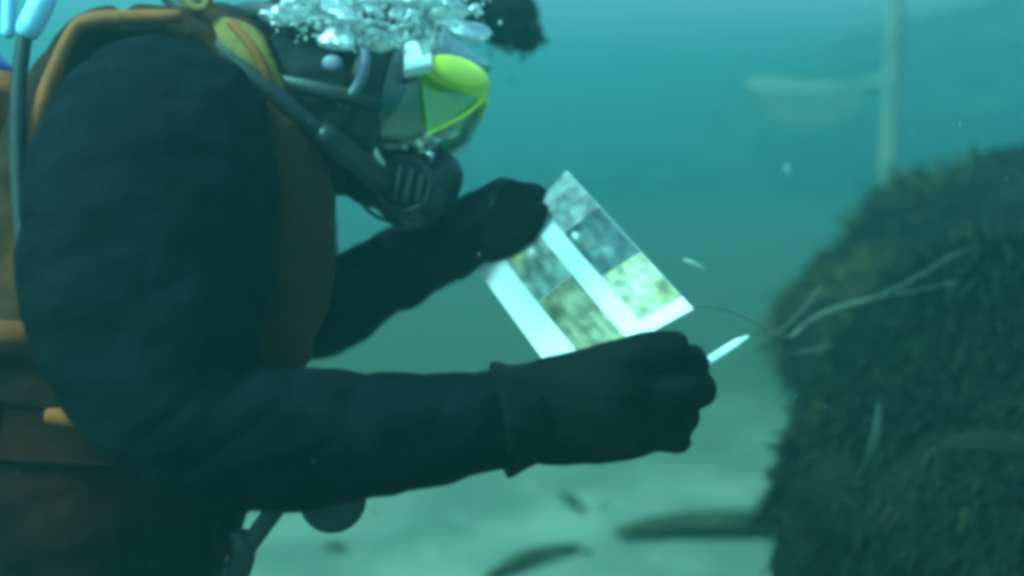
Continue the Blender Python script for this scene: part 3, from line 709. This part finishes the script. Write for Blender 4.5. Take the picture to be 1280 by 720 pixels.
bm = bmesh.new(); tube(bm, [(at(560, -20, 1.6), .012), (at(600, 8, 1.6), .034), (at(640, 26, 1.6), .046), (at(656, 42, 1.6), .028)], seg=10, k=4)
link('stem', mesh_of(bm), M['weed_dark'], wc)

# ------------------------------------------------------------------ bubbles
rnd = random.Random(21); protos = []
for i in range(9):
    bm = bmesh.new(); bmesh.ops.create_icosphere(bm, subdivisions=3, radius=1); off = Vector((i * 7.3, 1, 2))
    for v in bm.verts:
        p = v.co.copy(); v.co = p * (1 + .50 * noise.noise(p * 1.2 + off) + .16 * noise.noise(p * 2.7 + off)); v.co.z *= .62
    me = mesh_of(bm, 'bubble'); me.materials.append(M['bubble']); me.polygons.foreach_set('use_smooth', [True] * len(me.polygons)); protos.append(me)
def plume():
    while True:
        px = rnd.choice((rnd.gauss(400, 34), rnd.gauss(455, 40), rnd.gauss(530, 40))); py = rnd.uniform(-70, 70)
        lim = 62 - abs(px - 470) * .12
        if px > 335 and py < lim - 20 * abs(noise.noise(Vector((px * .02, 3, 1)))): return px, py
n_b = 0
for i in range(240):
    px, py = plume(); r = rnd.uniform(.0025, .008) if rnd.random() < .84 else rnd.uniform(.008, .013)
    o = bpy.data.objects.new('air_bubble', protos[i % 9]); C.objects.link(o)
    o.location = at(px, py, rnd.choice((rnd.uniform(.84, .95), rnd.uniform(.95, 1.2)))); o.scale = (r * rnd.uniform(.9, 2.4), r * rnd.uniform(.8, 1.3), r * rnd.uniform(.5, 1.1))
    o.rotation_euler = (rnd.gauss(0, .35), rnd.gauss(0, .35), rnd.uniform(0, 6.28))
    tag(o, "silvery air bubble in the exhaled plume above the diver's hood", 'bubble', 'bubbles in the exhaled plume')
for px, py, d, r, lb in ((592, 12, 1.05, .0065, 'bright round bubble highest right of the plume'), (578, 35, 1.05, .0048, 'small bright bubble just above the yellow mask rim'), (540, 20, 1.05, .004, 'small bubble midway along the lower edge of the plume')):
    o = bpy.data.objects.new('air_bubble', protos[1]); C.objects.link(o); o.location = at(px, py, d); o.scale = (r,) * 3; tag(o, lb, 'bubble', 'bubbles in the exhaled plume')
bm = bmesh.new()
for i in range(1500):
    px, py = plume(); c = at(px, py + rnd.uniform(-6, 10), rnd.uniform(.82, 1.2)); r = rnd.uniform(.0005, .0022)
    q = bmesh.ops.create_icosphere(bm, subdivisions=1, radius=r)
    for v in q['verts']: v.co += c
tag(link('bubble_froth', mesh_of(bm), M['froth']), "fine bubble froth rising over the diver's hood", 'froth', kind='stuff')

# ------------------------------------------------------------------ drifting flecks
def fleck(px0, py0, px1, py1, d, w, label):
    bm = bmesh.new(); a, b = at(px0, py0, d), at(px1, py1, d + .01)
    tube(bm, [(a, w * .3), (a.lerp(b, .35), w, w * .5), (a.lerp(b, .7), w * .7, w * .4), (b, w * .15)], seg=8, k=3)
    tag(link('drifting_fleck', mesh_of(bm), M['fleck']), label, 'fleck', 'pale flecks drifting in the water')
fleck(856, 325, 881, 337, 1.2, .0035, 'pale elongated fleck drifting right of the photo card')
fleck(983, 206, 986, 220, 1.6, .003, 'tiny pale fleck drifting below the hoop net')
fleck(1083, 6, 1087, 14, 1.5, .0028, 'tiny pale fleck near the top of the pale pole')
bm = bmesh.new(); rnd = random.Random(5)
for i in range(1500):
    d = rnd.uniform(.8, 3.6); c = at(rnd.uniform(-60, 1340), rnd.uniform(-40, 760), d); r = rnd.uniform(.00025, .0008) * (1 if rnd.random() < .93 else 1.8)
    q = bmesh.ops.create_icosphere(bm, subdivisions=1, radius=r)
    for v in q['verts']: v.co = v.co * rnd.uniform(.5, 1.5) + c
M['snow'] = mat('suspended_silt', (0.24, 0.26, 0.22), 0.9, 0.1, 30, (0.16, 0.18, 0.15))
tag(link('marine_snow', mesh_of(bm), M['snow']), 'fine pale particles suspended in the water', 'particles', kind='stuff')

# ------------------------------------------------------------------ the water itself
bm = bmesh.new(); block(bm, Vector((0, 5, 1.55)), Vector((70, 0, 0)), Vector((0, 70, 0)), Vector((0, 0, 2.55)))
hm = bpy.data.materials.new('sea_water'); hm.use_nodes = True
n, l = hm.node_tree.nodes, hm.node_tree.links; n.remove(n['Principled BSDF'])
pv = n.new('ShaderNodeVolumePrincipled')
pv.inputs['Color'].default_value = (0.16, 0.475, 0.455, 1); pv.inputs['Absorption Color'].default_value = (0.0, 0.0, 0.0, 1)
pv.inputs['Density'].default_value = 0.122; pv.inputs['Anisotropy'].default_value = 0.6; pv.inputs['Density Attribute'].default_value = ''
l.new(pv.outputs[0], n['Material Output'].inputs['Volume'])
hm.cycles.homogeneous_volume = True if hasattr(hm.cycles, 'homogeneous_volume') else None
tag(link('haze', mesh_of(bm), hm, smooth=False), kind='stuff')
